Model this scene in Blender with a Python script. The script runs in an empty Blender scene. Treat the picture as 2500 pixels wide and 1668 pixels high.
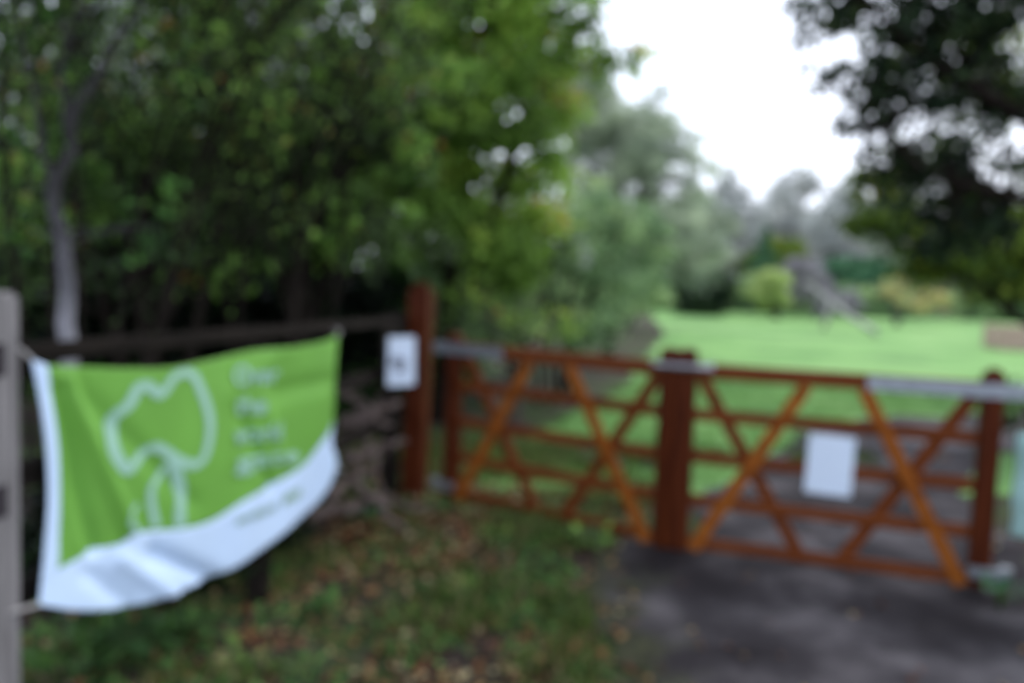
import bpy, math, random
import numpy as np
from mathutils import Vector, Matrix, noise

random.seed(7); RNG = np.random.default_rng(11)
S = bpy.context.scene
COL = S.collection
R = math.radians

# ------------------------------------------------------------------ camera
F_PX = 1944.0                      # focal length in pixels of the 2500 px wide photograph
PITCH, ROLL, EYE = R(4.4), 0.035, 1.55
cd = bpy.data.cameras.new('camera'); cam = bpy.data.objects.new('camera', cd); COL.objects.link(cam)
cd.lens = 36 * F_PX / 2500; cd.sensor_width = 36
cd.clip_start = .05; cd.clip_end = 2000
CROT = Matrix.Rotation(math.pi / 2 - PITCH, 3, 'X') @ Matrix.Rotation(ROLL, 3, 'Z')
cam.matrix_world = Matrix.Translation((0, 0, EYE)) @ CROT.to_4x4()
S.camera = cam
cd.dof.use_dof = True              # the photograph is focused far too close
cd.dof.focus_distance = .30
cd.dof.aperture_fstop = 4.5

# ------------------------------------------------------------------ world, sun, exposure
world = bpy.data.worlds.new('World'); S.world = world; world.use_nodes = True
wn = world.node_tree; wn.nodes.clear()
wo = wn.nodes.new('ShaderNodeOutputWorld')
bg = wn.nodes.new('ShaderNodeBackground'); bg.inputs[1].default_value = .1
sky = wn.nodes.new('ShaderNodeTexSky'); sky.sky_type = 'NISHITA'; sky.sun_disc = False
sky.sun_elevation = R(42); sky.sun_rotation = R(40); sky.air_density = 1.6; sky.dust_density = 3
mx = wn.nodes.new('ShaderNodeMix'); mx.data_type = 'RGBA'; mx.inputs[0].default_value = .80
mx.inputs[7].default_value = (17.0, 18.5, 22.0, 1)     # the even overcast
wn.links.new(sky.outputs[0], mx.inputs[6]); wn.links.new(mx.outputs[2], bg.inputs[0]); wn.links.new(bg.outputs[0], wo.inputs[0])
sd = bpy.data.lights.new('sun', 'SUN'); sd.energy = 1.6; sd.angle = R(25); sd.color = (1, .97, .92)
sun = bpy.data.objects.new('sun', sd); COL.objects.link(sun)
sun.rotation_euler = (R(48), 0, R(-40 + 180)); sun.location = (0, 0, 12)
S.view_settings.view_transform = 'Standard'; S.view_settings.look = 'None'
S.view_settings.exposure = 0.12; S.view_settings.gamma = 1; S.view_settings.use_curve_mapping = False
S.cycles.use_denoising = True
S.cycles.max_bounces = 6; S.cycles.diffuse_bounces = 3; S.cycles.transmission_bounces = 3; S.cycles.transparent_max_bounces = 4

# ------------------------------------------------------------------ helpers
def W(px, py, Z):
    """world point seen at photo pixel px,py at Z metres in front of the camera"""
    v = CROT @ Vector(((px - 1250) / F_PX, -(py - 834) / F_PX, -1))
    return Vector((0, 0, EYE)) + v * Z
def G(px, py):
    v = CROT @ Vector(((px - 1250) / F_PX, -(py - 834) / F_PX, -1))
    return Vector((0, 0, EYE)) + v * (EYE / -v.z)
def gz(x, y):
    return max(0.0, (y - 8.0)) * .0155

def tag(o, label=None, cat=None, group=None, kind=None):
    if label: o['label'] = label
    if cat: o['category'] = cat
    if group: o['group'] = group
    if kind: o['kind'] = kind
    return o
def empty(name, loc, rz=0):
    o = bpy.data.objects.new(name, None); COL.objects.link(o); o.empty_display_size = .2
    o.location = loc; o.rotation_euler.z = rz
    return o

class MB:
    """collects shapes, links them as one mesh"""
    def __init__(s): s.v = []; s.f = []
    def add(s, vs, fs):
        b = len(s.v); s.v += [tuple(v) for v in vs]; s.f += [tuple(i + b for i in f) for f in fs]
    def box(s, c, d, rot=None, bev=0.0, jit=0):
        """box with chamfered long edges"""
        x, y, z = d[0] / 2, d[1] / 2, d[2] / 2
        import bmesh
        bm = bmesh.new(); bmesh.ops.create_cube(bm, size=1)
        for v in bm.verts: v.co = Vector((v.co.x * d[0], v.co.y * d[1], v.co.z * d[2]))
        if bev: bmesh.ops.bevel(bm, geom=bm.edges[:], offset=bev, segments=2, affect='EDGES')
        M = rot if rot is not None else Matrix.Identity(3)
        bm.verts.index_update()
        s.add([M @ v.co + Vector(c) for v in bm.verts], [[v.index for v in f.verts] for f in bm.faces]); bm.free()
    def bar(s, a, b, w, h, bev=.004, side=None):
        """rectangular bar from a to b; w across (horizontal, local y), h the other way"""
        a = Vector(a); b = Vector(b); d = b - a; L = d.length; d.normalize()
        yv = Vector(side) if side else Vector((0, 1, 0)); yv = (yv - d * yv.dot(d)).normalized(); zv = d.cross(yv)
        M = Matrix((d, yv, zv)).transposed()
        s.box((a + b) / 2, (L, w, h), M, bev)
    def tube(s, pts, rad, n=8, cap=True):
        pts = [Vector(p) for p in pts]
        if not hasattr(rad, '__len__'): rad = [rad] * len(pts)
        vs = []; fs = []; prev = None
        for i, p in enumerate(pts):
            d = (pts[min(i + 1, len(pts) - 1)] - pts[max(i - 1, 0)]).normalized()
            if prev is None:
                u = d.cross(Vector((0, 0, 1)));
                if u.length < .1: u = d.cross(Vector((1, 0, 0)))
            else: u = prev - d * prev.dot(d)
            u.normalize(); prev = u; w = d.cross(u)
            for k in range(n):
                a = 2 * math.pi * k / n
                vs.append(p + (u * math.cos(a) + w * math.sin(a)) * rad[i])
        for i in range(len(pts) - 1):
            for k in range(n):
                fs.append((i * n + k, i * n + (k + 1) % n, (i + 1) * n + (k + 1) % n, (i + 1) * n + k))
        if cap: fs.append(tuple(range(n))[::-1]); fs.append(tuple(range((len(pts) - 1) * n, len(pts) * n)))
        s.add(vs, fs)
    def build(s, name, mat, parent=None, smooth=False):
        m = bpy.data.meshes.new(name); m.from_pydata(s.v, [], s.f); m.update()
        if smooth:
            m.polygons.foreach_set('use_smooth', [True] * len(m.polygons))
        o = bpy.data.objects.new(name, m); COL.objects.link(o); m.materials.append(mat)
        if parent: o.parent = parent
        return o

# ------------------------------------------------------------------ materials
def mat(name):
    m = bpy.data.materials.new(name); m.use_nodes = True; n = m.node_tree
    b = n.nodes['Principled BSDF']; return m, n, b
def ramp(n, fac, stops):
    r = n.nodes.new('ShaderNodeValToRGB'); cr = r.color_ramp
    while len(cr.elements) < len(stops): cr.elements.new(.5)
    for e, (p, c) in zip(cr.elements, stops): e.position = p; e.color = (*c, 1)
    n.links.new(fac, r.inputs[0]); return r.outputs[0]
def noisetex(n, scale, detail=4, vec=None, rough=.55):
    t = n.nodes.new('ShaderNodeTexNoise'); t.inputs['Scale'].default_value = scale; t.inputs['Detail'].default_value = detail
    t.inputs['Roughness'].default_value = rough
    if vec: n.links.new(vec, t.inputs['Vector'])
    return t.outputs['Fac']
def coords(n, sc=(1, 1, 1), which='Object'):
    tc = n.nodes.new('ShaderNodeTexCoord'); mp = n.nodes.new('ShaderNodeMapping'); mp.inputs['Scale'].default_value = sc
    n.links.new(tc.outputs[which], mp.inputs[0]); return mp.outputs[0]
def bump(n, b, h, st=.3, d=.01):
    k = n.nodes.new('ShaderNodeBump'); k.inputs['Strength'].default_value = st; k.inputs['Distance'].default_value = d
    n.links.new(h, k.inputs['Height']); n.links.new(k.outputs[0], b.inputs['Normal'])
def wood(name, a, c, b2, sc=(3, 40, 40), rough=.7, spec=.08):
    m, n, b = mat(name); v = coords(n, sc)
    f = noisetex(n, 1.0, 6, v); n.links.new(ramp(n, f, [(.3, a), (.5, c), (.72, b2)]), b.inputs['Base Color'])
    b.inputs['Roughness'].default_value = rough; b.inputs['Specular IOR Level'].default_value = spec
    bump(n, b, f, .35, .006); return m
def plain(name, c, rough=.6, metal=0, var=.15, sc=20):
    m, n, b = mat(name); f = noisetex(n, sc, 5, coords(n))
    n.links.new(ramp(n, f, [(.3, [x * (1 - var) for x in c]), (.7, [min(1, x * (1 + var)) for x in c])]), b.inputs['Base Color'])
    b.inputs['Roughness'].default_value = rough; b.inputs['Metallic'].default_value = metal; bump(n, b, f, .1, .003); return m
def foliage(name, stops, trans=.25, rough=.5):
    m, n, b = mat(name)
    at = n.nodes.new('ShaderNodeAttribute'); at.attribute_name = 'tint'
    c = ramp(n, at.outputs['Fac'], stops); n.links.new(c, b.inputs['Base Color'])
    b.inputs['Roughness'].default_value = rough; b.inputs['Specular IOR Level'].default_value = .12
    tr = n.nodes.new('ShaderNodeBsdfTranslucent'); n.links.new(c, tr.inputs[0])
    ms = n.nodes.new('ShaderNodeMixShader'); ms.inputs[0].default_value = trans
    n.links.new(b.outputs[0], ms.inputs[1]); n.links.new(tr.outputs[0], ms.inputs[2])
    n.links.new(ms.outputs[0], n.nodes['Material Output'].inputs[0]); return m

M = {}
M['gate_x'] = wood('stained gate timber', (.08, .018, .005), (.15, .038, .010), (.24, .070, .018), (3, 60, 60), .5)
M['gate_z'] = wood('stained gate upright timber', (.034, .007, .003), (.078, .016, .005), (.125, .030, .007), (60, 60, 3), .5)
M['brace'] = wood('newer orange brace timber', (.17, .045, .008), (.28, .080, .012), (.38, .125, .020), (12, 40, 12), .5)
M['greywood_z'] = wood('weathered grey timber upright', (.11, .10, .10), (.20, .19, .19), (.30, .28, .28), (50, 50, 3), .8)
M['darkwood'] = wood('old dark fence timber', (.006, .005, .004), (.013, .010, .008), (.028, .022, .018), (3, 40, 40), .85)
M['steel'] = plain('galvanised steel', (.34, .37, .41), .45, .75, .2, 30)
M['dullsteel'] = plain('weathered galvanised steel', (.20, .22, .25), .5, .4, .25, 30)
M['hole_shade'] = plain('painted slot shade', (.02, .015, .02), .9)  # flat dark colour standing for the shade inside a post slot
M['paper'] = plain('white laminated paper', (.74, .84, 1.0), .3, 0, .02)
M['ink'] = plain('grey print', (.24, .27, .34), .5)
M['cloth_green'] = plain('green banner cloth', (.150, .385, .048), .65, 0, .06, 6)
M['cloth_white'] = plain('white banner cloth', (.60, .76, 1.0), .65, 0, .03, 6)
M['cloth_print'] = plain('pale print on banner', (.34, .58, .46), .65, 0, .03, 6)
M['small_print'] = plain('small grey green print', (.24, .38, .26), .65, 0, .05, 6)
M['rope'] = plain('grey cord', (.35, .33, .32), .8)
M['bark'] = wood('dark brown bark', (.008, .006, .005), (.018, .014, .011), (.038, .031, .025), (25, 25, 6), .9)
M['palebark'] = wood('pale grey bark', (.22, .21, .21), (.36, .34, .35), (.46, .44, .46), (25, 25, 6), .85)
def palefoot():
    m, n, b = mat('dark bark with a pale lichened foot'); v = coords(n, (25, 25, 6)); f = noisetex(n, 1, 6, v)
    tc = n.nodes.new('ShaderNodeTexCoord'); sp = n.nodes.new('ShaderNodeSeparateXYZ'); n.links.new(tc.outputs['Object'], sp.inputs[0])
    ad = n.nodes.new('ShaderNodeMath'); ad.operation = 'MULTIPLY_ADD'; n.links.new(f, ad.inputs[0]); ad.inputs[1].default_value = .9; n.links.new(sp.outputs[2], ad.inputs[2])
    sc = n.nodes.new('ShaderNodeMath'); sc.operation = 'MULTIPLY'; n.links.new(ad.outputs[0], sc.inputs[0]); sc.inputs[1].default_value = .3
    n.links.new(ramp(n, sc.outputs[0], [(.50, (.27, .26, .29)), (.60, (.09, .085, .095)), (.72, (.022, .02, .02))]), b.inputs['Base Color'])
    b.inputs['Roughness'].default_value = .85; bump(n, b, f, .4, .008); return m
M['palebark'] = palefoot()
M['greybark'] = wood('grey bark', (.045, .04, .038), (.08, .072, .068), (.13, .12, .112), (25, 25, 6), .9)
M['mistbark'] = wood('haze paled bark', (.20, .20, .19), (.30, .30, .28), (.40, .39, .37), (25, 25, 6), .9)  # bark of far growth, paled to paint distance haze into its colour
M['stick'] = wood('dead branch wood', (.04, .03, .027), (.10, .075, .066), (.18, .14, .125), (20, 20, 20), .9)
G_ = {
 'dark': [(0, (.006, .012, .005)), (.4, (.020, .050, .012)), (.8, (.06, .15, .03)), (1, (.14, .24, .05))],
 'mid': [(0, (.014, .018, .010)), (.35, (.040, .062, .026)), (.6, (.09, .16, .040)), (.85, (.15, .28, .05)), (.95, (.20, .30, .07)), (1, (.24, .09, .03))],
 'lime': [(0, (.04, .070, .018)), (.35, (.16, .28, .05)), (.75, (.29, .45, .08)), (.94, (.42, .48, .10)), (1, (.40, .13, .04))],
 'grey': [(0, (.08, .10, .07)), (.5, (.16, .20, .14)), (.85, (.24, .29, .19)), (1, (.28, .27, .20))],
 'sage': [(0, (.06, .10, .05)), (.5, (.15, .24, .11)), (1, (.30, .38, .18))],
 'black': [(0, (.003, .005, .003)), (.6, (.008, .014, .007)), (.92, (.016, .032, .012)), (1, (.03, .07, .02))],  # near black: shade behind fence and under shrubs put into leaf colour
 'creep': [(0, (.02, .05, .015)), (.5, (.05, .11, .03)), (1, (.11, .22, .05))],
 'mist': [(0, (.13, .16, .12)), (.5, (.24, .28, .20)), (1, (.34, .38, .27))],  # distance haze put into the leaf colour
 'haze': [(0, (.24, .25, .24)), (.5, (.36, .38, .36)), (1, (.46, .46, .42))],  # paler again, far haze painted into the leaves
 'blue': [(0, (.02, .06, .03)), (.5, (.045, .125, .060)), (.85, (.08, .19, .09)), (1, (.15, .22, .09))],
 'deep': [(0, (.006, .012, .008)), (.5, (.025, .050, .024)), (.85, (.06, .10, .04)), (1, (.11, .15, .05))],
 'olive': [(0, (.025, .040, .010)), (.4, (.09, .15, .02)), (.8, (.20, .28, .04)), (1, (.40, .36, .06))],
 'yellow': [(0, (.30, .40, .12)), (.5, (.46, .58, .20)), (1, (.60, .68, .30))],
 'straw': [(0, (.40, .36, .14)), (.5, (.60, .54, .22)), (1, (.70, .64, .34))],
 'litter': [(0, (.03, .02, .015)), (.4, (.11, .045, .022)), (.65, (.24, .10, .045)), (.85, (.32, .22, .09)), (1, (.45, .40, .24))],
 'grass': [(0, (.04, .06, .016)), (.4, (.09, .15, .035)), (.75, (.15, .24, .05)), (.85, (.24, .22, .09)), (1, (.30, .25, .14))],
 'lawn': [(0, (.07, .18, .03)), (.5, (.12, .28, .06)), (1, (.20, .38, .10))],
}
for k_, f_ in (('mid', 1.8), ('dark', 1.7), ('mist', 1.8), ('haze', 1.6), ('sage', 1.6), ('blue', 1.4), ('lime', 1.25), ('grey', 1.6), ('olive', 1.3)):  # lift on mist, haze, sage and blue paints in distant haze and bloom
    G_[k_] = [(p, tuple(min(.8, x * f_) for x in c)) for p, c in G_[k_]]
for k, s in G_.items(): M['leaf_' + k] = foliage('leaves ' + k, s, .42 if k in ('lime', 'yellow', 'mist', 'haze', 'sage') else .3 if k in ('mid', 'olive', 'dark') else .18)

# ground materials
def ground_mat():
    m, n, b = mat('soil with moss and litter'); v = coords(n)
    f1 = noisetex(n, 1.7, 6, v); f2 = noisetex(n, 22, 6, v, .7)
    soil = ramp(n, f2, [(.25, (.022, .017, .017)), (.5, (.050, .038, .035)), (.65, (.10, .064, .046)), (.8, (.19, .13, .09))])
    moss = ramp(n, f2, [(.25, (.018, .030, .012)), (.5, (.045, .075, .020)), (.75, (.10, .14, .04))])
    k = n.nodes.new('ShaderNodeMix'); k.data_type = 'RGBA'
    n.links.new(ramp(n, f1, [(.44, (0, 0, 0)), (.60, (1, 1, 1))]), k.inputs[0])
    n.links.new(soil, k.inputs[6]); n.links.new(moss, k.inputs[7]); n.links.new(k.outputs[2], b.inputs['Base Color'])
    b.inputs['Roughness'].default_value = .95; b.inputs['Specular IOR Level'].default_value = .15
    bump(n, b, f2, .8, .03); return m
def path_mat():
    m, n, b = mat('worn dark tarmac'); v = coords(n)
    f1 = noisetex(n, 1.5, 5, v, .55); f2 = noisetex(n, 70, 5, v, .7); f3 = noisetex(n, 3.2, 6, v, .65)
    c1 = ramp(n, f1, [(.38, (.022, .018, .020)), (.50, (.045, .039, .042)), (.64, (.130, .115, .118))])
    c2 = ramp(n, f2, [(.3, (.45, .45, .45)), (.7, (1.5, 1.5, 1.5))])
    k = n.nodes.new('ShaderNodeMix'); k.data_type = 'RGBA'; k.blend_type = 'MULTIPLY'; k.inputs[0].default_value = 1
    n.links.new(c1, k.inputs[6]); n.links.new(c2, k.inputs[7])
    # earth and moss creeping over the left rim (the rim lies near x = 0.45)
    tc = n.nodes.new('ShaderNodeTexCoord'); sp = n.nodes.new('ShaderNodeSeparateXYZ'); n.links.new(tc.outputs['Object'], sp.inputs[0])
    a1 = n.nodes.new('ShaderNodeMath'); a1.operation = 'MULTIPLY_ADD'; n.links.new(f3, a1.inputs[0]); a1.inputs[1].default_value = 1.5; n.links.new(sp.outputs[0], a1.inputs[2])
    e = ramp(n, a1.outputs[0], [(0, (0, 0, 0)), (1, (1, 1, 1))]); mr = n.nodes.new('ShaderNodeMapRange'); n.links.new(a1.outputs[0], mr.inputs[0])
    mr.inputs[1].default_value = 1.22; mr.inputs[2].default_value = 1.55; n.nodes.remove(e.node)
    soil = ramp(n, noisetex(n, 22, 6, v, .7), [(.25, (.020, .018, .014)), (.5, (.045, .048, .026)), (.65, (.085, .085, .040)), (.8, (.14, .11, .07))])
    j = n.nodes.new('ShaderNodeMix'); j.data_type = 'RGBA'; n.links.new(mr.outputs[0], j.inputs[0]); n.links.new(soil, j.inputs[6]); n.links.new(k.outputs[2], j.inputs[7])
    n.links.new(j.outputs[2], b.inputs['Base Color'])
    b.inputs['Roughness'].default_value = .92; b.inputs['Specular IOR Level'].default_value = .15
    bump(n, b, f2, .6, .008); return m
def lawn_mat():
    m, n, b = mat('mown lawn'); v = coords(n)
    f1 = noisetex(n, .5, 4, v); f2 = noisetex(n, 14, 6, v, .7)
    c1 = ramp(n, f1, [(.35, (.080, .205, .038)), (.5, (.13, .30, .058)), (.68, (.20, .36, .10))])
    c2 = ramp(n, f2, [(.3, (.62, .66, .6)), (.7, (1.25, 1.2, 1.2))])
    k = n.nodes.new('ShaderNodeMix'); k.data_type = 'RGBA'; k.blend_type = 'MULTIPLY'; k.inputs[0].default_value = .8
    n.links.new(c1, k.inputs[6]); n.links.new(c2, k.inputs[7]); n.links.new(k.outputs[2], b.inputs['Base Color'])
    b.inputs['Roughness'].default_value = .9; bump(n, b, f2, .5, .03); return m
M['ground'] = ground_mat(); M['path'] = path_mat(); M['lawn'] = lawn_mat()

# ------------------------------------------------------------------ setting: ground, lawn, path
def sheet(name, poly, off, m, jag=.05, step=.25):
    """flat sheet with an uneven rim, folded only where the ground begins to rise (y = 8)"""
    import bmesh
    pts = []
    for i, p in enumerate(poly):
        q = poly[(i + 1) % len(poly)]; L = math.dist(p, q); k = max(1, min(int(L / step), 60))
        for j in range(k):
            t = j / k; x = p[0] + (q[0] - p[0]) * t; y = p[1] + (q[1] - p[1]) * t
            if jag:
                x += jag * 2 * noise.noise((x * 1.6, y * 1.6, off * 50)) + jag * noise.noise((x * 6, y * 6, 3)); y += jag * 2 * noise.noise((x * 1.6, y * 1.6, 9 + off))
            pts.append((x, y))
    bm = bmesh.new(); vs = [bm.verts.new((x, y, 0)) for x, y in pts]; f = bm.faces.new(vs)
    bmesh.ops.bisect_plane(bm, geom=bm.verts[:] + bm.edges[:] + bm.faces[:], plane_co=(0, 8, 0), plane_no=(0, 1, 0))
    bmesh.ops.triangulate(bm, faces=bm.faces[:])
    for v in bm.verts: v.co.z = gz(v.co.x, v.co.y) + off
    bm.normal_update()
    for f in bm.faces:
        if f.normal.z < 0: f.normal_flip()
    me = bpy.data.meshes.new(name); bm.to_mesh(me); bm.free()
    o = bpy.data.objects.new(name, me); COL.objects.link(o); me.materials.append(m)
    return tag(o, kind='structure')
sheet('ground', [(-110, -40), (110, -40), (110, 150), (-110, 150)], 0, M['ground'], 0)
sheet('lawn', [(-.6, 5.9), (1.0, 5.6), (2.2, 5.9), (9, 6.5), (60, 8.5), (60, 38), (6.3, 38), (4.2, 22), (1.5, 11), (.2, 8)], .006, M['lawn'], .12)
sheet('path', [(.62, 4.70), (.42, 4.1), (.42, 3.5), (.58, 3.05), (.75, 1.2), (.6, -6), (5, -6), (4.6, 0), (3.7, 2.5), (3.0, 4.1), (3.35, 5.8), (4.7, 7.7), (8, 8.6), (20, 9),
               (20, 11), (8, 10.7), (4.2, 9.5), (3.1, 8.4), (2.3, 7.1), (1.4, 5.8), (1.05, 4.8)], .012, M['path'], .13, .12)
sheet('trodden_earth', [(.1, 7.2), (.6, 6.7), (1.3, 6.6), (1.5, 7.0), (.9, 7.6), (.3, 7.7)], .016, M['path'], .06)

# ------------------------------------------------------------------ leaf clouds
def leaf_mesh(name, C, L, Wd, tint, m, parent=None, droop=.25, up=None, nrm=None):
    n = len(C)
    d = RNG.normal(size=(n, 3)); d[:, 2] -= droop
    if up is not None: d = d * .45 + up
    d /= np.linalg.norm(d, axis=1, keepdims=True)
    r = RNG.normal(size=(n, 3))
    if nrm is not None: r = np.cross(d, nrm + RNG.normal(size=(n, 3)) * .35)
    s = r - d * np.sum(r * d, axis=1, keepdims=True); s /= np.linalg.norm(s, axis=1, keepdims=True)
    nn = np.cross(d, s)
    L = L[:, None]; Wd = Wd[:, None]
    V = np.empty((n, 6, 3))
    V[:, 0] = C; V[:, 1] = C + d * L * .35 + s * Wd * .5 + nn * Wd * .12; V[:, 2] = C + d * L * .75 + s * Wd * .36 + nn * Wd * .10
    V[:, 3] = C + d * L - nn * L * .10; V[:, 4] = C + d * L * .75 - s * Wd * .36 + nn * Wd * .10; V[:, 5] = C + d * L * .35 - s * Wd * .5 + nn * Wd * .12
    me = bpy.data.meshes.new(name)
    me.vertices.add(n * 6); me.vertices.foreach_set('co', V.reshape(-1))
    base = np.arange(n)[:, None] * 6
    F = np.concatenate([base + np.array([0, 1, 2, 3]), base + np.array([0, 3, 4, 5])], axis=1).reshape(-1)
    me.loops.add(n * 8); me.loops.foreach_set('vertex_index', F.astype(np.int32))
    me.polygons.add(n * 2); me.polygons.foreach_set('loop_start', np.arange(n * 2, dtype=np.int32) * 4)
    me.update(calc_edges=True)
    a = me.attributes.new('tint', 'FLOAT', 'FACE'); a.data.foreach_set('value', np.repeat(tint, 2).astype(np.float32))
    me.materials.append(m)
    o = bpy.data.objects.new(name, me); COL.objects.link(o)
    if parent: o.parent = parent
    return o

def clump_leaves(cents, rads, per, zsq=.7):
    out = []; ti = []
    for c, r in zip(cents, rads):
        k = int(per * (r ** 2) / (.3 ** 2)) + 3
        p = RNG.normal(size=(k, 3)); p /= np.linalg.norm(p, axis=1, keepdims=True)
        p *= (RNG.random((k, 1)) ** .5) * r * (1 + .25 * RNG.normal(size=(k, 1)))
        p[:, 2] *= zsq
        out.append(p + np.array(c)); base = RNG.random() ** 1.3 * .78
        ti.append(np.clip(base + RNG.random(k) ** 1.5 * .30, 0, 1))
    return np.concatenate(out), np.concatenate(ti)

def tree(name, label, cat, stems, regions, leafm, barkm, leaf=.08, per=60, asp=.55, group=None, limb=.35, twig_r=.02, droop=.25, extra=None, crown='crown', trunk='trunk'):
    """stems: polylines [(Vector, radius)...]; regions: (centre Vector, radii (x,y,z), number of clumps, clump radius)"""
    root = empty(name, stems[0][0][0]); o0 = Vector(stems[0][0][0])
    tag(root, label, cat, group)
    tb = MB(); allp = []
    for st in stems:
        pts = [Vector(p) - o0 for p, r in st]; rs = [r for p, r in st]
        # resample with a little wander
        P = []; Q = []
        for i in range(len(pts) - 1):
            for j in range(4):
                t = j / 4; p = pts[i].lerp(pts[i + 1], t); q = rs[i] + (rs[i + 1] - rs[i]) * t
                w = min(q * .8, .04)
                if i + j: p = p + Vector((random.uniform(-w, w), random.uniform(-w, w), 0))
                P.append(p); Q.append(q)
        P.append(pts[-1]); Q.append(rs[-1]); tb.tube(P, Q, 9); allp += list(zip(P, Q))
    cents = []; rads = []
    for (c, rr, nc, cr) in regions:
        c = Vector(c) - o0
        for i in range(nc):
            v = RNG.normal(size=3); v /= np.linalg.norm(v); v *= RNG.random() ** (1 / 2.4)
            cents.append((c.x + v[0] * rr[0], c.y + v[1] * rr[1], c.z + v[2] * rr[2])); rads.append(cr * random.uniform(.6, 1.35))
    for c, r in zip(cents, rads):
        if random.random() > limb: continue
        c = Vector(c); best = min(allp, key=lambda pq: (pq[0] - c).length + (0.6 if pq[0].z > c.z else 0))
        a, q = best; mid = a.lerp(c, .55) + Vector((random.uniform(-.12, .12), random.uniform(-.12, .12), .10 * (c - a).length))
        tr = min(q * .6, twig_r)
        tb.tube([a, a.lerp(mid, .5) + Vector((0, 0, .02)), mid, mid.lerp(c, .6), c], [tr, tr * .85, tr * .65, tr * .45, tr * .2], 5)
    tb.build(trunk, barkm, root, True)
    C, T = clump_leaves(cents, rads, per)
    n = len(C); L = leaf * (.6 + .8 * RNG.random(n))
    leaf_mesh(crown, C, L, L * asp, T, leafm, root, droop)
    return root

# ------------------------------------------------------------------ gates
A = W(1107, 1000, 5.50); B = W(1632, 1000, 4.63); Cc = W(1674, 1000, 4.60); D = W(2420, 1000, 4.12)
P0 = W(1008, 1240, 5.66); P1 = W(2585, 1300, 4.02)

def make_gate(name, label, heel, toe, heel_left):
    """local x runs from the heel stile to the toe (meeting) stile, front face towards -y (camera)"""
    L = math.dist(heel[:2], toe[:2])
    left, right = (heel, toe) if heel_left else (toe, heel)
    ang = math.atan2(right[1] - left[1], right[0] - left[0])
    root = empty(name, (left[0], left[1], 0), ang); tag(root, label, 'gate', 'pair of field gates across the path')
    sx = lambda t: t if heel_left else L - t          # t measured from heel
    # stiles
    def stile(t, w, z0, z1, nm, d=.075, peak=.03):
        m = MB(); x = sx(t); y = d / 2
        m.box((x, 0, (z0 + z1) / 2), (w, d, z1 - z0), None, .006)
        # weathered top, cut to a shallow roof
        m.add([(x - w / 2 + .006, -y + .006, z1 - .001), (x + w / 2 - .006, -y + .006, z1 - .001), (x + w / 2 - .006, y - .006, z1 - .001), (x - w / 2 + .006, y - .006, z1 - .001),
               (x - w / 5, 0, z1 + peak), (x + w / 5, 0, z1 + peak)],
              [(0, 1, 5, 4), (1, 2, 5), (2, 3, 4, 5), (3, 0, 4)])
        return m.build(nm, M['gate_z'], root)
    stile(0, .10, .03, 1.155, 'heel_stile')
    stile(L, .105, .02, 1.185, 'meeting_stile', .08, .012)
    x0, x1 = sorted((sx(.05), sx(L - .046)))
    tr = MB(); tr.box(((x0 + x1) / 2, 0, 1.07), (x1 - x0, .07, .085), None, .008); tr.build('top_rail', M['gate_x'], root)
    for z in (.07, .32, .57, .82):
        m = MB(); sag = -.004 * random.random()
        m.box(((x0 + x1) / 2, 0, z + sag), (x1 - x0, .024, .068), None, .004)
        m.build('rail', M['gate_x'], root)
    # diamond braces: the front pair makes an inverted V, the rear pair a V
    hl = L / 2
    for (a, b, front) in ((.05, hl - .13, 1), (hl + .10, L - .05, 1), (.05, hl - .06, 0), (hl + .06, L - .05, 0)):
        m = MB(); y = -.028 if front else .028
        xa, xb = sorted((sx(a), sx(b)))
        rise = (xa + xb) / 2 < hl
        if not front: rise = not rise
        za, zb = (.035, 1.03) if rise else (1.03, .035)
        m.bar((xa + .03, y, za), (xb - .03, y, zb), .026, .072, .004)
        m.build('brace', M['brace'] if front else M['gate_x'], root)
    # galvanised hinge straps on the heel end
    m = MB(); xe = sx(.60 if not heel_left else .42); xh = sx(-.14)
    m.box(((xe + xh) / 2, -.0415, 1.07), (abs(xe - xh), .008, .074), None, .002)
    m.box(((xe + xh) / 2, .0415, 1.07), (abs(xe - xh), .008, .074), None, .002)
    for t in (.10, .30): m.tube([(sx(t), -.056, 1.07), (sx(t), .056, 1.07)], .011, 8)
    m.tube([(xh, 0, 1.035), (xh, 0, 1.105)], .045, 12)
    m.build('hinge_strap', M['steel'] if not heel_left else M['dullsteel'], root)
    m = MB(); xe = sx(.06); xh = sx(-.12)
    m.box(((xe + xh) / 2, -.055, .12), (abs(xe - xh), .026, .055), None, .004); m.tube([(xh, -.03, .085), (xh, -.03, .155)], .03, 10)
    m.build('lower_hinge', M['steel'], root)
    return root, L, ang
gl, LL, al = make_gate('field_gate', 'left gate of the brown pair, hung from the tall post by a dull grey strap', A, B, True)
gr, LR, ar = make_gate('field_gate', 'right gate of the brown pair, with a white notice and a long bright hinge strap', D, Cc, False)
# throw-over loop lying on the meeting stiles, hinged on the right gate
m = MB(); loop = []
for k in range(28):
    a = 2 * math.pi * k / 28; cx, sy = math.cos(a), math.sin(a)
    loop.append((-.03 + .165 * (abs(cx) ** .6) * (1 if cx > 0 else -1), .062 * (abs(sy) ** .5) * (1 if sy > 0 else -1), 1.095))
loop.append(loop[0]); m.tube(loop, .016, 8, False); m.tube([(.13, -.04, 1.095), (.13, .04, 1.095)], .022, 8)
m.build('latch_loop', M['steel'], gr)

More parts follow.
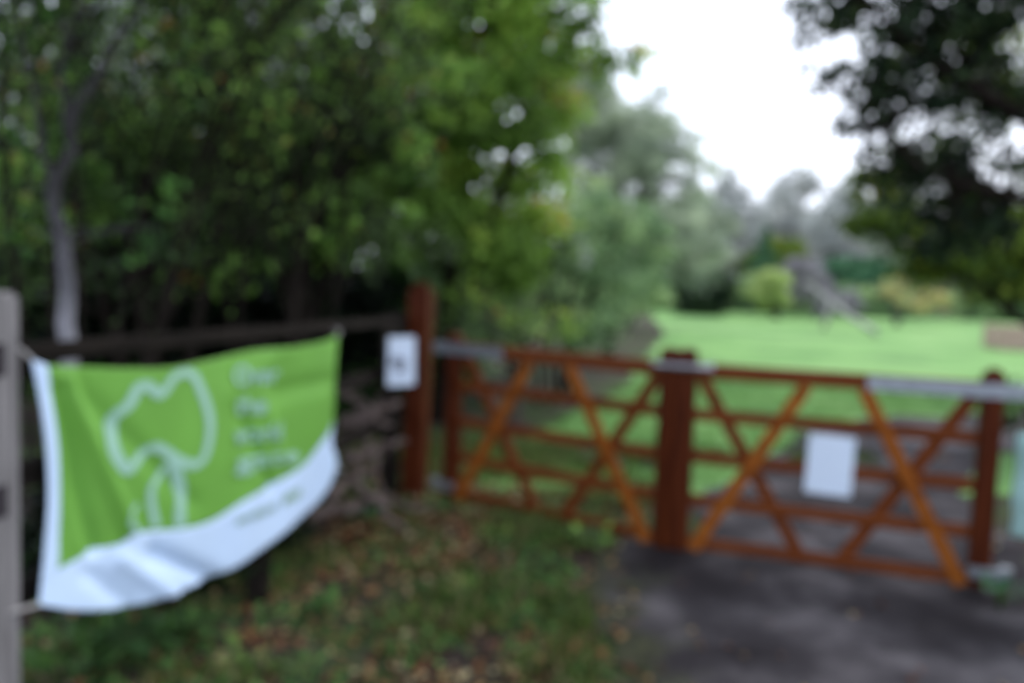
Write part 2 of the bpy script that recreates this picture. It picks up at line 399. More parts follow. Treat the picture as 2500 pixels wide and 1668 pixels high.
def square_post(name, base, top, w, mt, label, cat, holes=()):
    root_o = MB(); base = Vector(base); top = Vector(top)
    d = top - base; L = d.length
    mm = MB(); mm.bar((0, 0, 0), d, w, w, .012, side=(math.sin(.2), math.cos(.2), 0))
    o = mm.build(name, mt); o.location = base
    return tag(o, label, cat) if label else o
gp_top = W(1031, 697, 5.62)
gp = MB(); b0 = Vector((P0.x, P0.y, -.1)); t0 = Vector(gp_top) - b0
gp.bar((0, 0, 0), t0 - Vector((0, 0, .03)), .15, .15, .010, side=(.25, .97, 0)); gp.bar(t0 - Vector((0, 0, .032)), t0 + Vector((0, 0, .02)), .11, .11, .02, side=(.25, .97, 0))
go = gp.build('gate_post', M['gate_z']); go.location = b0
tag(go, 'tall reddish brown gate post rising above the gates beside the small notice', 'post')
gp = MB(); gp.bar((0, 0, 0), (0, 0, 1.62), .15, .15, .012, side=(.2, .97, 0)); go = gp.build('gate_post', M['gate_z']); go.location = (P1.x, P1.y, -.1)
tag(go, 'brown gate post carrying the right gate at the far right edge', 'post')

# notice on the right gate
def notice(name, c, rz, w, h, label, tilt=0, figure=False):
    root = empty(name, c, rz); root.rotation_euler = (0, tilt, rz); tag(root, label, 'sign')
    m = MB(); n = 6
    vs = [(-w / 2 + w * i / n, -.004 * math.sin(math.pi * i / n), z) for z in (-h / 2, 0, h / 2) for i in range(n + 1)]
    bk = [(x, y + .003, z) for x, y, z in vs]
    k = len(vs); fs = []
    for r in range(2):
        for i in range(n):
            a = r * (n + 1) + i; fs.append((a, a + 1, a + n + 2, a + n + 1)); fs.append((k + a + n + 1, k + a + n + 2, k + a + 1, k + a))
    rim = list(range(n + 1)) + [(r + 1) * (n + 1) + n for r in range(2)] + list(range(3 * (n + 1) - 2, 2 * (n + 1) - 1, -1)) + [n + 1]
    for i in range(len(rim)): a = rim[i]; b = rim[(i + 1) % len(rim)]; fs.append((b, a, k + a, k + b))
    m.add(vs + bk, fs); m.build('paper_sheet', M['paper'], root)
    for x, z in ((-w * .42, h * .45), (w * .42, h * .45), (-w * .42, -h * .45), (w * .42, -h * .45)):
        p = MB(); p.tube([(x, .012, z), (x, -.004, z), (x, -.007, z)], [.004, .004, .005], 8); p.build('drawing_pin', M['steel'], root)
    if figure:
        f = MB(); f.box((-.005, -.0065, -.005), (w * .50, .001, h * .20), Matrix.Rotation(.15, 3, 'Y')); f.box((.01, -.0065, -.060), (w * .26, .001, h * .10)); f.build('printed_figure', M['ink'], root)
    return root
q = W(2026, 1136, 4.30)
# put it on the front face of the right gate's braces
def on_gate(px, py, a, b, off):
    d = CROT @ Vector(((px - 1250) / F_PX, -(py - 834) / F_PX, -1)); n = Vector((b[1] - a[1], -(b[0] - a[0]), 0)).normalized()
    p0 = Vector((a[0], a[1], 0)) + n * off; o = Vector((0, 0, EYE)); t = (p0 - o).dot(n) / d.dot(n); return o + d * t
q = on_gate(2026, 1136, Cc, D, .050)
notice('notice', q, ar, .235, .325, 'blank white laminated notice pinned to the braces of the right gate', R(1.5))

# ------------------------------------------------------------------ old fence on the left
FA = Vector((-1.36, 1.9)); FB = Vector((-.70, 5.62)); FD = (FB - FA).normalized(); FN = Vector((FD.y, -FD.x))   # FN points to the camera side
def fpt(s, off=0): p = FA + FD * s + FN * off; return p
FL = (FB - FA).length; fang = math.atan2(FD.y, FD.x)
def on_fence(px, py, off):
    d = CROT @ Vector(((px - 1250) / F_PX, -(py - 834) / F_PX, -1)); n = Vector((FN.x, FN.y, 0))
    p0 = Vector((*fpt(0, off), 0)); o = Vector((0, 0, EYE)); t = (p0 - o).dot(n) / d.dot(n); h = o + d * t
    return ((Vector((h.x, h.y)) - FA).dot(FD), h.z)      # (s, z) in the fence plane
fence = empty('post_and_rail_fence', (FA.x, FA.y, 0), fang)
tag(fence, 'old timber post and rail fence behind the green banner, with a pale grey end post', 'fence')
# local frame of the fence: x = s, -y = towards camera
m = MB()
for z, h in ((1.305, .055), (.97, .08), (.64, .075)):
    m = MB(); m.bar((.05, .03, z), (FL - .12, .03, z - .055), .045, h, .01); m.build('rail', M['darkwood'], fence)
m = MB(); p = Vector((*(W(-86, 700, 2.04)).to_tuple()[:2], 0)); s0 = (Vector((p.x, p.y)) - FA).dot(FD)
m.bar((s0 - .005, .046, -.1), (s0 + .012, .046, 1.475), .14, .14, .012, side=(0, 1, 0)); post0 = m.build('post', M['greywood_z'], fence)
for z in (1.30, .93):
    h = MB(); h.box((s0 - .0, -.025, z), (.045, .004, .085), None, .0); h.build('slot_shade', M['hole_shade'], post0)  # dark plate on the post face, slot shade put into its colour
for s, z1, w in ((1.75, 1.30, .09), (FL - .15, 1.30, .11)):
    m = MB(); m.bar((s, .10, -.1), (s + .01, .10, z1), w, w, .012, side=(0, 1, 0)); m.build('post', M['darkwood'], fence)
# notice by the gate post
sz = on_fence(965, 880, .06)
bd = MB(); bd.box((sz[0] + .02, -.03, sz[1] + .0), (.36, .022, .40), None, .004); bd.build('backing_board', M['darkwood'], fence)
p = fpt(sz[0], .06); nang = fang + R(-52)
notice('notice', (p.x + .03, p.y - .05, sz[1]), nang, .215, .31, 'small white notice with a grey figure, fixed on the fence beside the tall gate post', R(-1), True)

# ------------------------------------------------------------------ green banner on the fence
BO = .045
def pxs(lst): return [on_fence(px, py, BO) for px, py in lst]
top = pxs([(84, 878), (170, 893), (300, 900), (420, 896), (520, 878), (620, 857), (720, 847), (780, 836), (823, 818)])
bot = pxs([(98, 1478), (200, 1492), (300, 1487), (400, 1462), (500, 1420), (600, 1366), (700, 1298), (775, 1232), (806, 1180), (818, 1140)])
wav = pxs([(146, 1392), (190, 1368), (240, 1342), (300, 1328), (340, 1302), (450, 1290), (520, 1268), (600, 1218), (680, 1178), (740, 1140), (775, 1095), (800, 1058), (812, 1030)])
hem_in = pxs([(122, 893), (135, 980), (150, 1100), (156, 1220), (152, 1310), (146, 1392)])
hem_out = pxs([(84, 878), (103, 980), (120, 1100), (126, 1220), (116, 1340), (98, 1478)])
rgt = pxs([(823, 818), (816, 900), (813, 980), (812, 1030)]); rgt2 = pxs([(812, 1030), (808, 1080), (816, 1115), (818, 1140)])
def along(poly, t):
    d = [0]
    for i in range(1, len(poly)): d.append(d[-1] + math.dist(poly[i - 1], poly[i]))
    x = t * d[-1]
    for i in range(1, len(poly)):
        if x <= d[i] + 1e-9:
            k = (x - d[i - 1]) / max(1e-9, d[i] - d[i - 1])
            # catmull-rom for a smooth rim
            p0 = poly[max(0, i - 2)]; p1 = poly[i - 1]; p2 = poly[i]; p3 = poly[min(len(poly) - 1, i + 1)]
            return tuple(.5 * (2 * p1[c] + (p2[c] - p0[c]) * k + (2 * p0[c] - 5 * p1[c] + 4 * p2[c] - p3[c]) * k * k + (3 * p1[c] - p0[c] - 3 * p2[c] + p3[c]) * k ** 3) for c in (0, 1))
    return poly[-1]
def px_line_dist(s, z, a, b):
    ax, az = a; bx, bz = b; dx, dz = bx - ax, bz - az; L2 = dx * dx + dz * dz
    t = max(0, min(1, ((s - ax) * dx + (z - az) * dz) / L2)); return math.hypot(s - ax - dx * t, z - az - dz * t), t
CR = []   # creases: (a, b, width, height) in the cloth plane
for a, b, w, h in [((150, 950), (238, 1340), .026, -.022), ((170, 930), (318, 1290), .026, .020), ((140, 905), (190, 1330), .016, .008), ((150, 910), (470, 1230), .035, -.009),
                   ((600, 1020), (668, 1190), .025, -.020), ((640, 960), (700, 1130), .03, .010), ((380, 1350), (560, 1430), .03, -.022), ((300, 1365), (430, 1460), .03, .016),
                   ((680, 960), (800, 930), .05, -.012), ((700, 850), (560, 960), .05, .007), ((220, 1400), (330, 1480), .03, -.012)]:
    CR.append((on_fence(*a, BO), on_fence(*b, BO), w, h))
def dispc(s, z):
    d = .010 * math.sin(s * 5.1 + z * 3) + .0035 * math.sin(s * 13 - z * 7)
    for a, b, w, h in CR:
        q, t = px_line_dist(s, z, a, b); d += 1.15 * h * math.exp(-(q / w) ** 2)
    return d
def on_cloth(px, py):
    o = BO
    for _ in range(14):
        q = on_fence(px, py, o); o += .5 * (BO + dispc(*q) - o)
    return q
def cloth_pt(s, z, o=0): return (s, -(BO + dispc(s, z) + o), z)
def coons(T, Bt, Lf, Rt, nu, nv):
    """Lf/Rt run top to bottom"""
    P = []
    for j in range(nv + 1):
        v = j / nv
        for i in range(nu + 1):
            u = i / nu; t = along(T, u); b = along(Bt, u); l = along(Lf, v); r = along(Rt, v)
            c = [(1 - v) * t[k] + v * b[k] + (1 - u) * l[k] + u * r[k] - ((1 - u) * (1 - v) * T[0][k] + u * (1 - v) * T[-1][k] + (1 - u) * v * Bt[0][k] + u * v * Bt[-1][k]) for k in (0, 1)]
            P.append(c)
    return P, [(j * (nu + 1) + i, (j + 1) * (nu + 1) + i, (j + 1) * (nu + 1) + i + 1, j * (nu + 1) + i + 1) for j in range(nv) for i in range(nu)]
banner = empty('banner', (FA.x, FA.y, 0), fang); tag(banner, 'creased green cloth banner with a pale tree outline, hung on the old fence', 'banner')
def cloth(name, P, F_, mt):
    m = MB(); m.add([cloth_pt(*p) for p in P], F_); o = m.build(name, mt, banner, True)
    md = o.modifiers.new('thickness', 'SOLIDIFY'); md.thickness = .0018; md.offset = 1 if False else -1; return o
T2 = [hem_in[0]] + top[2:]
P, F_ = coons(T2, wav, hem_in, rgt, 110, 60); cloth('green_panel', P, F_, M['cloth_green'])
P, F_ = coons([hem_in[-1]] + wav[1:], bot, [wav[0], ((wav[0][0] + bot[0][0]) / 2 + .0, (wav[0][1] + bot[0][1]) / 2), bot[0]], rgt2, 110, 18); cloth('white_band', P, F_, M['cloth_white'])
P, F_ = coons([hem_out[0], hem_in[0]], [hem_out[-1], hem_out[-1]] if False else [hem_out[-1], (hem_out[-1][0] + .001, hem_out[-1][1] + .001)], hem_out, hem_in + [(hem_out[-1][0] + .001, hem_out[-1][1] + .001)], 4, 50)
cloth('side_hem', P, F_, M['cloth_white'])

def ribbon(pts, w, name=None, mb=None, wr=None):
    """flat printed line following the cloth; pts are photo pixels"""
    sp = [on_cloth(*p) for p in pts]; n = len(pts) * 5; mb = mb or MB(); vs = []
    Q = [along(sp, i / n) for i in range(n + 1)]
    for i, (s, z) in enumerate(Q):
        a = Q[max(0, i - 1)]; b = Q[min(n, i + 1)]; dx, dz = b[0] - a[0], b[1] - a[1]; L = math.hypot(dx, dz) or 1; nx, nz = -dz / L, dx / L
        for k in (-1, 0, 1): vs.append(cloth_pt(s + nx * w / 2 * k * 1.7, z + nz * w / 2 * k, .0035))
    fs = []
    for i in range(n):
        for k in range(2): a = i * 3 + k; fs.append((a, a + 1, a + 4, a + 3))
    mb.add(vs, fs); return mb
mb = MB()
ribbon([(409, 1106), (428, 1120), (452, 1130), (475, 1135), (495, 1120), (508, 1082), (512, 1035), (504, 992), (486, 945), (472, 918), (448, 910), (423, 922), (401, 954), (386, 963), (362, 943), (338, 945), (324, 969), (310, 992), (287, 1007), (268, 1030), (270, 1063), (277, 1101), (296, 1134), (314, 1148), (329, 1129), (353, 1101), (381, 1092), (409, 1106)], .031, mb=mb)
ribbon([(421, 1113), (430, 1158), (438, 1205), (438, 1252), (439, 1287)], .034, mb=mb)
ribbon([(409, 1132), (386, 1162), (369, 1191), (369, 1233), (381, 1287)], .023, mb=mb)
ribbon([(336, 1233), (322, 1252), (324, 1276), (338, 1299)], .020, mb=mb)
mb.build('tree_outline', M['cloth_print'], banner)
def text_mesh(txt, size):
    c = bpy.data.curves.new('t', 'FONT'); c.body = txt; c.size = size; c.resolution_u = 3
    o = bpy.data.objects.new('t', c); me = bpy.data.meshes.new_from_object(o)
    vs = [tuple(v.co) for v in me.vertices]; fs = [tuple(p.vertices) for p in me.polygons]
    bpy.data.objects.remove(o); bpy.data.curves.remove(c); bpy.data.meshes.remove(me); return vs, fs
def lettering(name, txt, px0, px1, h_m, mt, bold=0):
    """text along a baseline given by two photo pixels"""
    a = on_cloth(*px0); b = on_cloth(*px1); vs, fs = text_mesh(txt, 1); wd = max(v[0] for v in vs)
    L = math.dist(a, b); d = ((b[0] - a[0]) / L, (b[1] - a[1]) / L)
    m = MB()
    for k in ((0, 0), (bold, 0), (0, bold), (bold, bold)) if bold else ((0, 0),):
        o = .0075 + .0004 * (k[0] + 2 * k[1]) / (bold or 1)
        m.add([cloth_pt(a[0] + d[0] * (v[0] / wd * L) - d[1] * v[1] * h_m + k[0], a[1] + d[1] * (v[0] / wd * L) + d[0] * v[1] * h_m + k[1], o) for v in vs], fs)
    return m.build(name, mt, banner)
lettering('lettering', 'Over', (566, 942), (672, 934), .105, M['cloth_print'], .007)
lettering('lettering', 'the', (570, 1012), (642, 1010), .100, M['cloth_print'], .007)
lettering('lettering', 'world', (568, 1086), (684, 1074), .100, M['cloth_print'], .007)
lettering('lettering', 'gate', (570, 1150), (724, 1128), .095, M['cloth_print'], .006)
lettering('small_lettering', 'orchard', (572, 1283), (668, 1246), .052, M['small_print'], .004)
mb = MB(); ribbon([(690, 1228), (704, 1215), (722, 1208), (732, 1196)], .040, mb=mb); mb.build('small_emblem', M['small_print'], banner)
# cords tying the corners
for (px, py), e in (((86, 880), (70, 850)), ((98, 1477), (40, 1495)), ((821, 822), (838, 805)), ((817, 1138), (845, 1150))):
    a = on_fence(px, py, BO); b = on_fence(*e, BO); m = MB(); m.tube([cloth_pt(*a), (b[0], -.02, b[1] - .004), (b[0], .03, b[1])], .006, 6); m.build('tie_cord', M['rope'], banner)

# banner at the far right edge, only its rim in view
rb = empty('banner', (2.53, 3.92, 0), R(-62)); tag(rb, 'pale green and white cloth banner just entering at the far right edge', 'banner')
m = MB(); nx_, nz_ = 16, 12
vs = [(-.0 + 1.2 * i / nx_, .02 * math.sin(i * .9) + .01 * math.sin(j), .36 + .52 * j / nz_ + .02 * math.sin(i * .4)) for j in range(nz_ + 1) for i in range(nx_ + 1)]
m.add(vs, [(j * (nx_ + 1) + i, j * (nx_ + 1) + i + 1, (j + 1) * (nx_ + 1) + i + 1, (j + 1) * (nx_ + 1) + i) for j in range(nz_) for i in range(nx_)])
M['cloth_pale'] = plain('pale green banner cloth', (.46, .72, .70), .65, 0, .03, 6)
o = m.build('cloth', M['cloth_pale'], rb, True); md = o.modifiers.new('thickness', 'SOLIDIFY'); md.thickness = .002
rf = empty('post_and_rail_fence', (P1.x + .1, P1.y - .1, 0), R(-62)); tag(rf, 'dark fence leaving the right gate post at the right edge', 'fence')
for z in (.35, .75, 1.15):
    m = MB(); m.bar((0, .06, z), (2.2, .06, z), .04, .09, .008); m.build('rail', M['darkwood'], rf)
for s in (1.1, 2.15):
    m = MB(); m.bar((s, .12, -.1), (s, .12, 1.3), .1, .1, .01); m.build('post', M['darkwood'], rf)

# ------------------------------------------------------------------ brushwood by the fence
SG = 'dead branches heaped beside the fence'
bspec = [((872, 1185), (990, 1300), 4.55, 4.45, .030, 'pale dead branch leaning down from the heap towards the gate post'),
         ((838, 1040), (975, 985), 4.9, 5.15, .045, 'thick pale brown limb lying on top of the brush heap'),
         ((840, 1120), (990, 1080), 4.7, 5.2, .040, 'brown limb across the middle of the brush heap'),
         ((830, 960), (960, 1040), 5.1, 5.0, .025, 'thin branch sloping down under the small notice'),
         ((800, 1215), (900, 1150), 4.3, 4.7, .030, 'short dark branch low down at the banner corner'),
         ((880, 1000), (930, 1220), 5.0, 4.7, .022, 'thin upright stick in the middle of the heap'),
         ((760, 1260), (960, 1215), 4.2, 4.75, .035, 'dark limb on the ground along the foot of the heap'),
         ((905, 1230), (1075, 1240), 4.7, 5.1, .020, 'slim stick on the ground in front of the tall gate post')]
for a, b, za, zb, r, lab in bspec:
    a = W(*a, za); b = W(*b, zb); a.z = max(a.z, r); b.z = max(b.z, r); d = b - a
    n = 8; pts = [Vector((0, 0, 0)) + d * (i / n) + Vector((random.uniform(-1, 1), random.uniform(-1, 1), random.uniform(-.5, 1))) * (.03 if 0 < i < n else 0) for i in range(n + 1)]
    m = MB(); m.tube(pts, [r * (1.1 - .6 * i / n) for i in range(n + 1)], 8)
    for k in (3, 5): m.tube([pts[k], pts[k] + Vector((random.uniform(-.1, .1), random.uniform(-.1, .1), random.uniform(.03, .14)))], [r * .4, r * .15], 5)
    o = m.build('dead_branch', M['stick'], None, True); o.location = a; tag(o, lab, 'branch', SG)

# ------------------------------------------------------------------ trees and shrubs
# near left: slender tree with pale lower trunk
b = G(165, 1100); b = W(172, 1150, 3.5); b.z = 0
tree('tree', 'slender tree with a pale grey lower trunk standing behind the left end of the fence', 'tree',
     [[(b, .040), (W(165, 840, 3.5), .036), (W(150, 640, 3.5), .032), (W(142, 480, 3.5), .026), (W(190, 250, 3.6), .020), (W(330, 20, 3.9), .014), (W(420, -200, 4.2), .012)],
      [(W(145, 520, 3.5), .017), (W(100, 330, 3.6), .014), (W(60, 120, 3.8), .011), (W(20, -100, 4), .01)],
      [(W(165, 330, 3.55), .015), (W(150, 150, 3.7), .012), (W(215, -60, 3.9), .012)]],
     [(W(200, 120, 4.0), (.75, .5, .65), 26, .16), (W(330, 560, 3.9), (.35, .3, .45), 9, .13), (W(20, 480, 3.8), (.25, .3, .5), 8, .13), (W(80, 60, 4.3), (.6, .5, .6), 22, .13)],
     M['leaf_dark'], M['palebark'], .06, 26, .55, limb=.35, twig_r=.006)
# dark multi-stem hazel filling the left
def stems(px, Z, tops, r0):
    out = []; b = W(px, 900, Z); b.z = gz(b.x, b.y)
    for i, (tx, ty, tz) in enumerate(tops):
        s = Vector((b.x + .12 * math.cos(i * 2.1), b.y + .12 * math.sin(i * 2.1), b.z - .05)); t = W(tx, ty, tz); mid = s.lerp(t, .45) + Vector((0, 0, .35))
        out.append([(s, r0), (mid, r0 * .7), (t, r0 * .25)])
    return out
tree('shrub', 'dark many stemmed hazel shrub behind the banner at the left, sky showing through its top', 'shrub',
     stems(380, 6.0, [(150, -100, 5.6), (330, 100, 5.6), (520, -50, 6), (620, 200, 6.2), (60, 250, 5.8), (430, -250, 6)], .05),
     [(W(330, 420, 6.0), (1.15, .7, .95), 58, .23), (W(420, 120, 6.2), (1.2, .7, .75), 32, .21), (W(80, 560, 6.0), (.7, .6, .6), 24, .24), (W(80, 100, 6.4), (.7, .6, .9), 12, .22)],
     M['leaf_mid'], M['bark'], .085, 62, .55, limb=.7)
tree('shrub', 'broad dark green shrub above the middle of the banner, its stems in deep shade', 'shrub',
     stems(720, 6.9, [(600, 50, 6.5), (760, 100, 6.6), (850, 250, 6.6), (700, -150, 6.8), (930, 60, 7)], .06),
     [(W(700, 400, 6.9), (1.25, .8, .95), 74, .25), (W(780, 120, 7.0), (1.25, .8, .8), 52, .24), (W(900, 570, 6.6), (.7, .5, .35), 16, .2), (W(560, 620, 6.7), (.6, .5, .3), 14, .22)],
     M['leaf_mid'], M['bark'], .09, 72, .55, limb=.6)
tree('tree', 'yellow green tree with a few orange leaves, its crown reaching up to the open sky', 'tree',
     stems(1080, 8.6, [(1050, 100, 8.2), (1200, 60, 8.4), (1300, 250, 8.4), (1120, -200, 8.6)], .075),
     [(W(1180, 330, 8.6), (1.05, .9, 1.25), 80, .28), (W(1230, 40, 8.8), (1.05, .9, .9), 62, .27), (W(1010, 330, 8.4), (.8, .8, 1.4), 50, .28), (W(1440, 120, 8.8), (.38, .4, .3), 9, .17), (W(1540, 150, 8.9), (.28, .3, .16), 6, .13), (W(1210, 590, 8.2), (.8, .6, .45), 26, .26), (W(1100, -40, 8.7), (1.0, .9, .7), 30, .28)],
     M['leaf_lime'], M['bark'], .10, 88, .6, limb=.5)
def tangle(name, label, px, Z, spec, r0, seed):
    random.seed(seed); b = W(px, 900, Z); b.z = 0; root = empty(name, b); tag(root, label, 'shrub'); m = MB(); tips = []
    def grow(p, d, L, r, lev):
        pts = [p]; rs = [r]
        for i in range(5):
            d = (d + Vector((random.uniform(-1, 1), random.uniform(-1, 1), random.uniform(-.5, .9))) * .16).normalized()
            p = p + d * L / 5; pts.append(p); rs.append(r * (1 - .13 * (i + 1)))
            if lev < 3 and i > 0:
                for _ in range(2 if lev else 1):
                    e = (d + Vector((random.uniform(-1, 1), random.uniform(-1, 1), random.uniform(-.4, .8))) * .85).normalized()
                    grow(p, e, L * random.uniform(.42, .62), r * .5, lev + 1)
        m.tube(pts, rs, 6 if lev < 2 else 4, False); tips.append(p)
    for (tx, ty) in spec:
        t = W(tx, ty, Z) - b; grow(Vector((random.uniform(-.2, .2), random.uniform(-.2, .2), 0)), t.normalized(), t.length * 1.0, r0, 0)
    m.build('stems', M['bark'], root, True)
    C = np.array([t[:] for t in tips]); C = np.repeat(C, 7, 0) + RNG.normal(size=(len(C) * 7, 3)) * .09; n = len(C); L = .05 * (.6 + .8 * RNG.random(n))
    leaf_mesh('leaves', C, L, L * .55, RNG.random(n), M['leaf_mid'], root)
tangle('shrub', 'tangle of bare dark branches with sparse leaves above the left end of the banner', 210, 4.6, [(60, -150), (180, -200), (330, -120), (460, 0), (-60, 50), (560, 150)], .019, 5)
tangle('shrub', 'tangle of bare dark stems with few leaves above the middle of the banner', 640, 5.6, [(520, -100), (680, -50), (820, 60), (900, 250), (420, 180)], .019, 9)
random.seed(21)
# dense dark evergreen mass behind them
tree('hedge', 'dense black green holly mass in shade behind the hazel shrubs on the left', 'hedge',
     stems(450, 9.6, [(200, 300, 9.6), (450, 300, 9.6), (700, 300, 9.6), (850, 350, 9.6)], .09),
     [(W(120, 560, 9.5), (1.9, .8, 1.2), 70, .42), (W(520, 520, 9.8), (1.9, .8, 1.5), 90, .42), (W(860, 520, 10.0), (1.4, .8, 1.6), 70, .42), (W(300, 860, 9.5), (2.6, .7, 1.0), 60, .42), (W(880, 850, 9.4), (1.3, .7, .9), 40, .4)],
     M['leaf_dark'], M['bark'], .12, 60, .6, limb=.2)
tree('tree', 'tall thin crowned tree far behind the left shrubs, pale sky between its branches', 'tree',
     stems(520, 14, [(100, -100, 14), (420, -100, 14), (700, -150, 14), (900, -100, 14), (250, 50, 14)], .14),
     [(W(250, 180, 14), (3.4, 1.2, 2.0), 120, .42), (W(760, 120, 14), (2.6, 1.2, 2.0), 90, .45)],
     M['leaf_grey'], M['greybark'], .13, 36, .55, limb=.8, twig_r=.04)
# growth added at the fence and shrub feet, shade put into its leaf colour
def fw(s_, off, z): p = fpt(s_, off); return Vector((p.x, p.y, z))
tree('shrub', 'added near black ivy undergrowth, its leaf colour standing for the shade right behind the old fence', 'undergrowth',
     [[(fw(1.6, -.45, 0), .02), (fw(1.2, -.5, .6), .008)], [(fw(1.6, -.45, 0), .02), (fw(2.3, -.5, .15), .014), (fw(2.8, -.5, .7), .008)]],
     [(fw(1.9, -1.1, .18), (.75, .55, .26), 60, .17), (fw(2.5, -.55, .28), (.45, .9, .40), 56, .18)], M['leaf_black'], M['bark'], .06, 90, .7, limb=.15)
tree('hedge', 'added black green thicket, blocking light and painting in the shade under the hazel shrubs', 'hedge',
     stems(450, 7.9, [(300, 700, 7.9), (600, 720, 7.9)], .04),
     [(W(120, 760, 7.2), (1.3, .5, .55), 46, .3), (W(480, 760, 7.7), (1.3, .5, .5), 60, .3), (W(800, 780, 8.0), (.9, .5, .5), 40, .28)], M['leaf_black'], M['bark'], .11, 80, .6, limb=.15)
# low growth behind the left gate
tree('shrub', 'bluish green bush behind the left gate under the yellow green tree', 'shrub',
     stems(1380, 10.5, [(1330, 620, 10.4), (1420, 560, 10.5), (1500, 600, 10.6)], .04),
     [(W(1400, 640, 10.6), (.85, .6, .65), 46, .24), (W(1330, 560, 10.6), (.4, .4, .35), 20, .2), (W(1480, 540, 11.2), (.55, .5, .4), 22, .22)],
     M['leaf_sage'], M['bark'], .085, 75, .5, limb=.4)
tree('shrub', 'small round very dark green bush at the edge of the yellow green crown', 'shrub',
     stems(1325, 9.7, [(1325, 570, 9.7), (1345, 600, 9.7)], .03),
     [(W(1328, 585, 9.75), (.26, .26, .34), 22, .15)], M['leaf_deep'], M['bark'], .07, 110, .5, limb=.5)
tree('shrub', 'straggly pale green bramble behind the top rail of the left gate', 'bramble',
     stems(1260, 7.6, [(1180, 720, 7.5), (1270, 740, 7.5), (1360, 760, 7.6), (1120, 690, 7.4)], .014),
     [(W(1300, 790, 7.7), (.55, .35, .16), 22, .13), (W(1150, 720, 7.5), (.35, .3, .22), 14, .14)],
     M['leaf_lime'], M['stick'], .07, 44, .4, limb=.9, twig_r=.01)
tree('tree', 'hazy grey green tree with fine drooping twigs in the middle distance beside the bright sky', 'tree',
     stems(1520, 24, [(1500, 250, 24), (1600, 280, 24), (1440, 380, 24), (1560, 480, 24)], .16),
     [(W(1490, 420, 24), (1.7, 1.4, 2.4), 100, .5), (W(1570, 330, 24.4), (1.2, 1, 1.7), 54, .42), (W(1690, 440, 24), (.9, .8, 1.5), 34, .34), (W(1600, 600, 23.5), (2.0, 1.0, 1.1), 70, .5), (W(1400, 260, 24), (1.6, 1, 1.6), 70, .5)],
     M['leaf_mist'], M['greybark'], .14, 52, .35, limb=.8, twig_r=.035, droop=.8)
# hedge and garden growth beyond the lawn
tree('hedge', 'dark rounded evergreen bush at the far left end of the lawn', 'bush',
     stems(1720, 33, [(1700, 700, 33), (1760, 690, 33)], .08),
     [(W(1715, 715, 33), (1.2, .9, .95), 50, .45)], M['leaf_deep'], M['bark'], .16, 60, .55, limb=.3)
tree('shrub', 'bright yellow green bush at the far edge of the lawn', 'bush',
     stems(1885, 32, [(1885, 700, 32), (1870, 690, 32), (1905, 690, 32)], .05),
     [(W(1885, 705, 32), (.72, .6, .85), 36, .34)], M['leaf_yellow'], M['bark'], .13, 70, .55, limb=.3)
tree('shrub', 'mauve grey leafless bush between the yellow green bush and the sloping pale pole', 'bush',
     stems(1985, 34, [(1960, 690, 34), (2000, 680, 34), (2040, 700, 34), (1975, 660, 34)], .07),
     [(W(1950, 690, 34), (1.3, .7, .95), 60, .36), (W(2040, 740, 33), (1.0, .6, .5), 30, .3)], foliage('mauve twigs', [(0, (.26, .24, .27)), (.5, (.38, .35, .39)), (1, (.48, .46, .45))], .3), M['mistbark'], .13, 80, .45, limb=.8, twig_r=.03)
FAR = 'trees beyond the far end of the lawn'
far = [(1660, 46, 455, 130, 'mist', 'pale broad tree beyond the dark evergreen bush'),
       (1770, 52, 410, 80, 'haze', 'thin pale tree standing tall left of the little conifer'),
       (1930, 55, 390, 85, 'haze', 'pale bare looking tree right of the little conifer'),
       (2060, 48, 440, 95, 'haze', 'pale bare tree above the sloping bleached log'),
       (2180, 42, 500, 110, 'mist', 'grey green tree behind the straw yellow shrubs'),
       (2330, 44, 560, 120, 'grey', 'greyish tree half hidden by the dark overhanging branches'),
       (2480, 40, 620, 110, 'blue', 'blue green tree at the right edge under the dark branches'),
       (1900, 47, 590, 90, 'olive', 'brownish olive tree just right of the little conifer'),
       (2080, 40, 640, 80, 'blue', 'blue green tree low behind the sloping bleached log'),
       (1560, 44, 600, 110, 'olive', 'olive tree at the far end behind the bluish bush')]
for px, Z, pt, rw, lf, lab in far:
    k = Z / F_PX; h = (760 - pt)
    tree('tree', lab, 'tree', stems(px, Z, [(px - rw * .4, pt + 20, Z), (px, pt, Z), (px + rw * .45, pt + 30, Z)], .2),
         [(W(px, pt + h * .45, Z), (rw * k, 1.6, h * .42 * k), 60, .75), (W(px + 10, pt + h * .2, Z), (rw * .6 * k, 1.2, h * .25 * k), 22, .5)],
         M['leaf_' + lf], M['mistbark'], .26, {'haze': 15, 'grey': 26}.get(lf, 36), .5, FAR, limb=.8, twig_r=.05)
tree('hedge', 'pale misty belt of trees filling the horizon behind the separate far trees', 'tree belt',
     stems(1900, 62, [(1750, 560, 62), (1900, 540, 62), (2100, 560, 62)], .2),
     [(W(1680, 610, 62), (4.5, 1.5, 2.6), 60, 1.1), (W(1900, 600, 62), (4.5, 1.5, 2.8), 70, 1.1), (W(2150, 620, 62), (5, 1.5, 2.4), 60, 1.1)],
     M['leaf_haze'], M['mistbark'], .40, 34, .5, limb=.5, twig_r=.06)
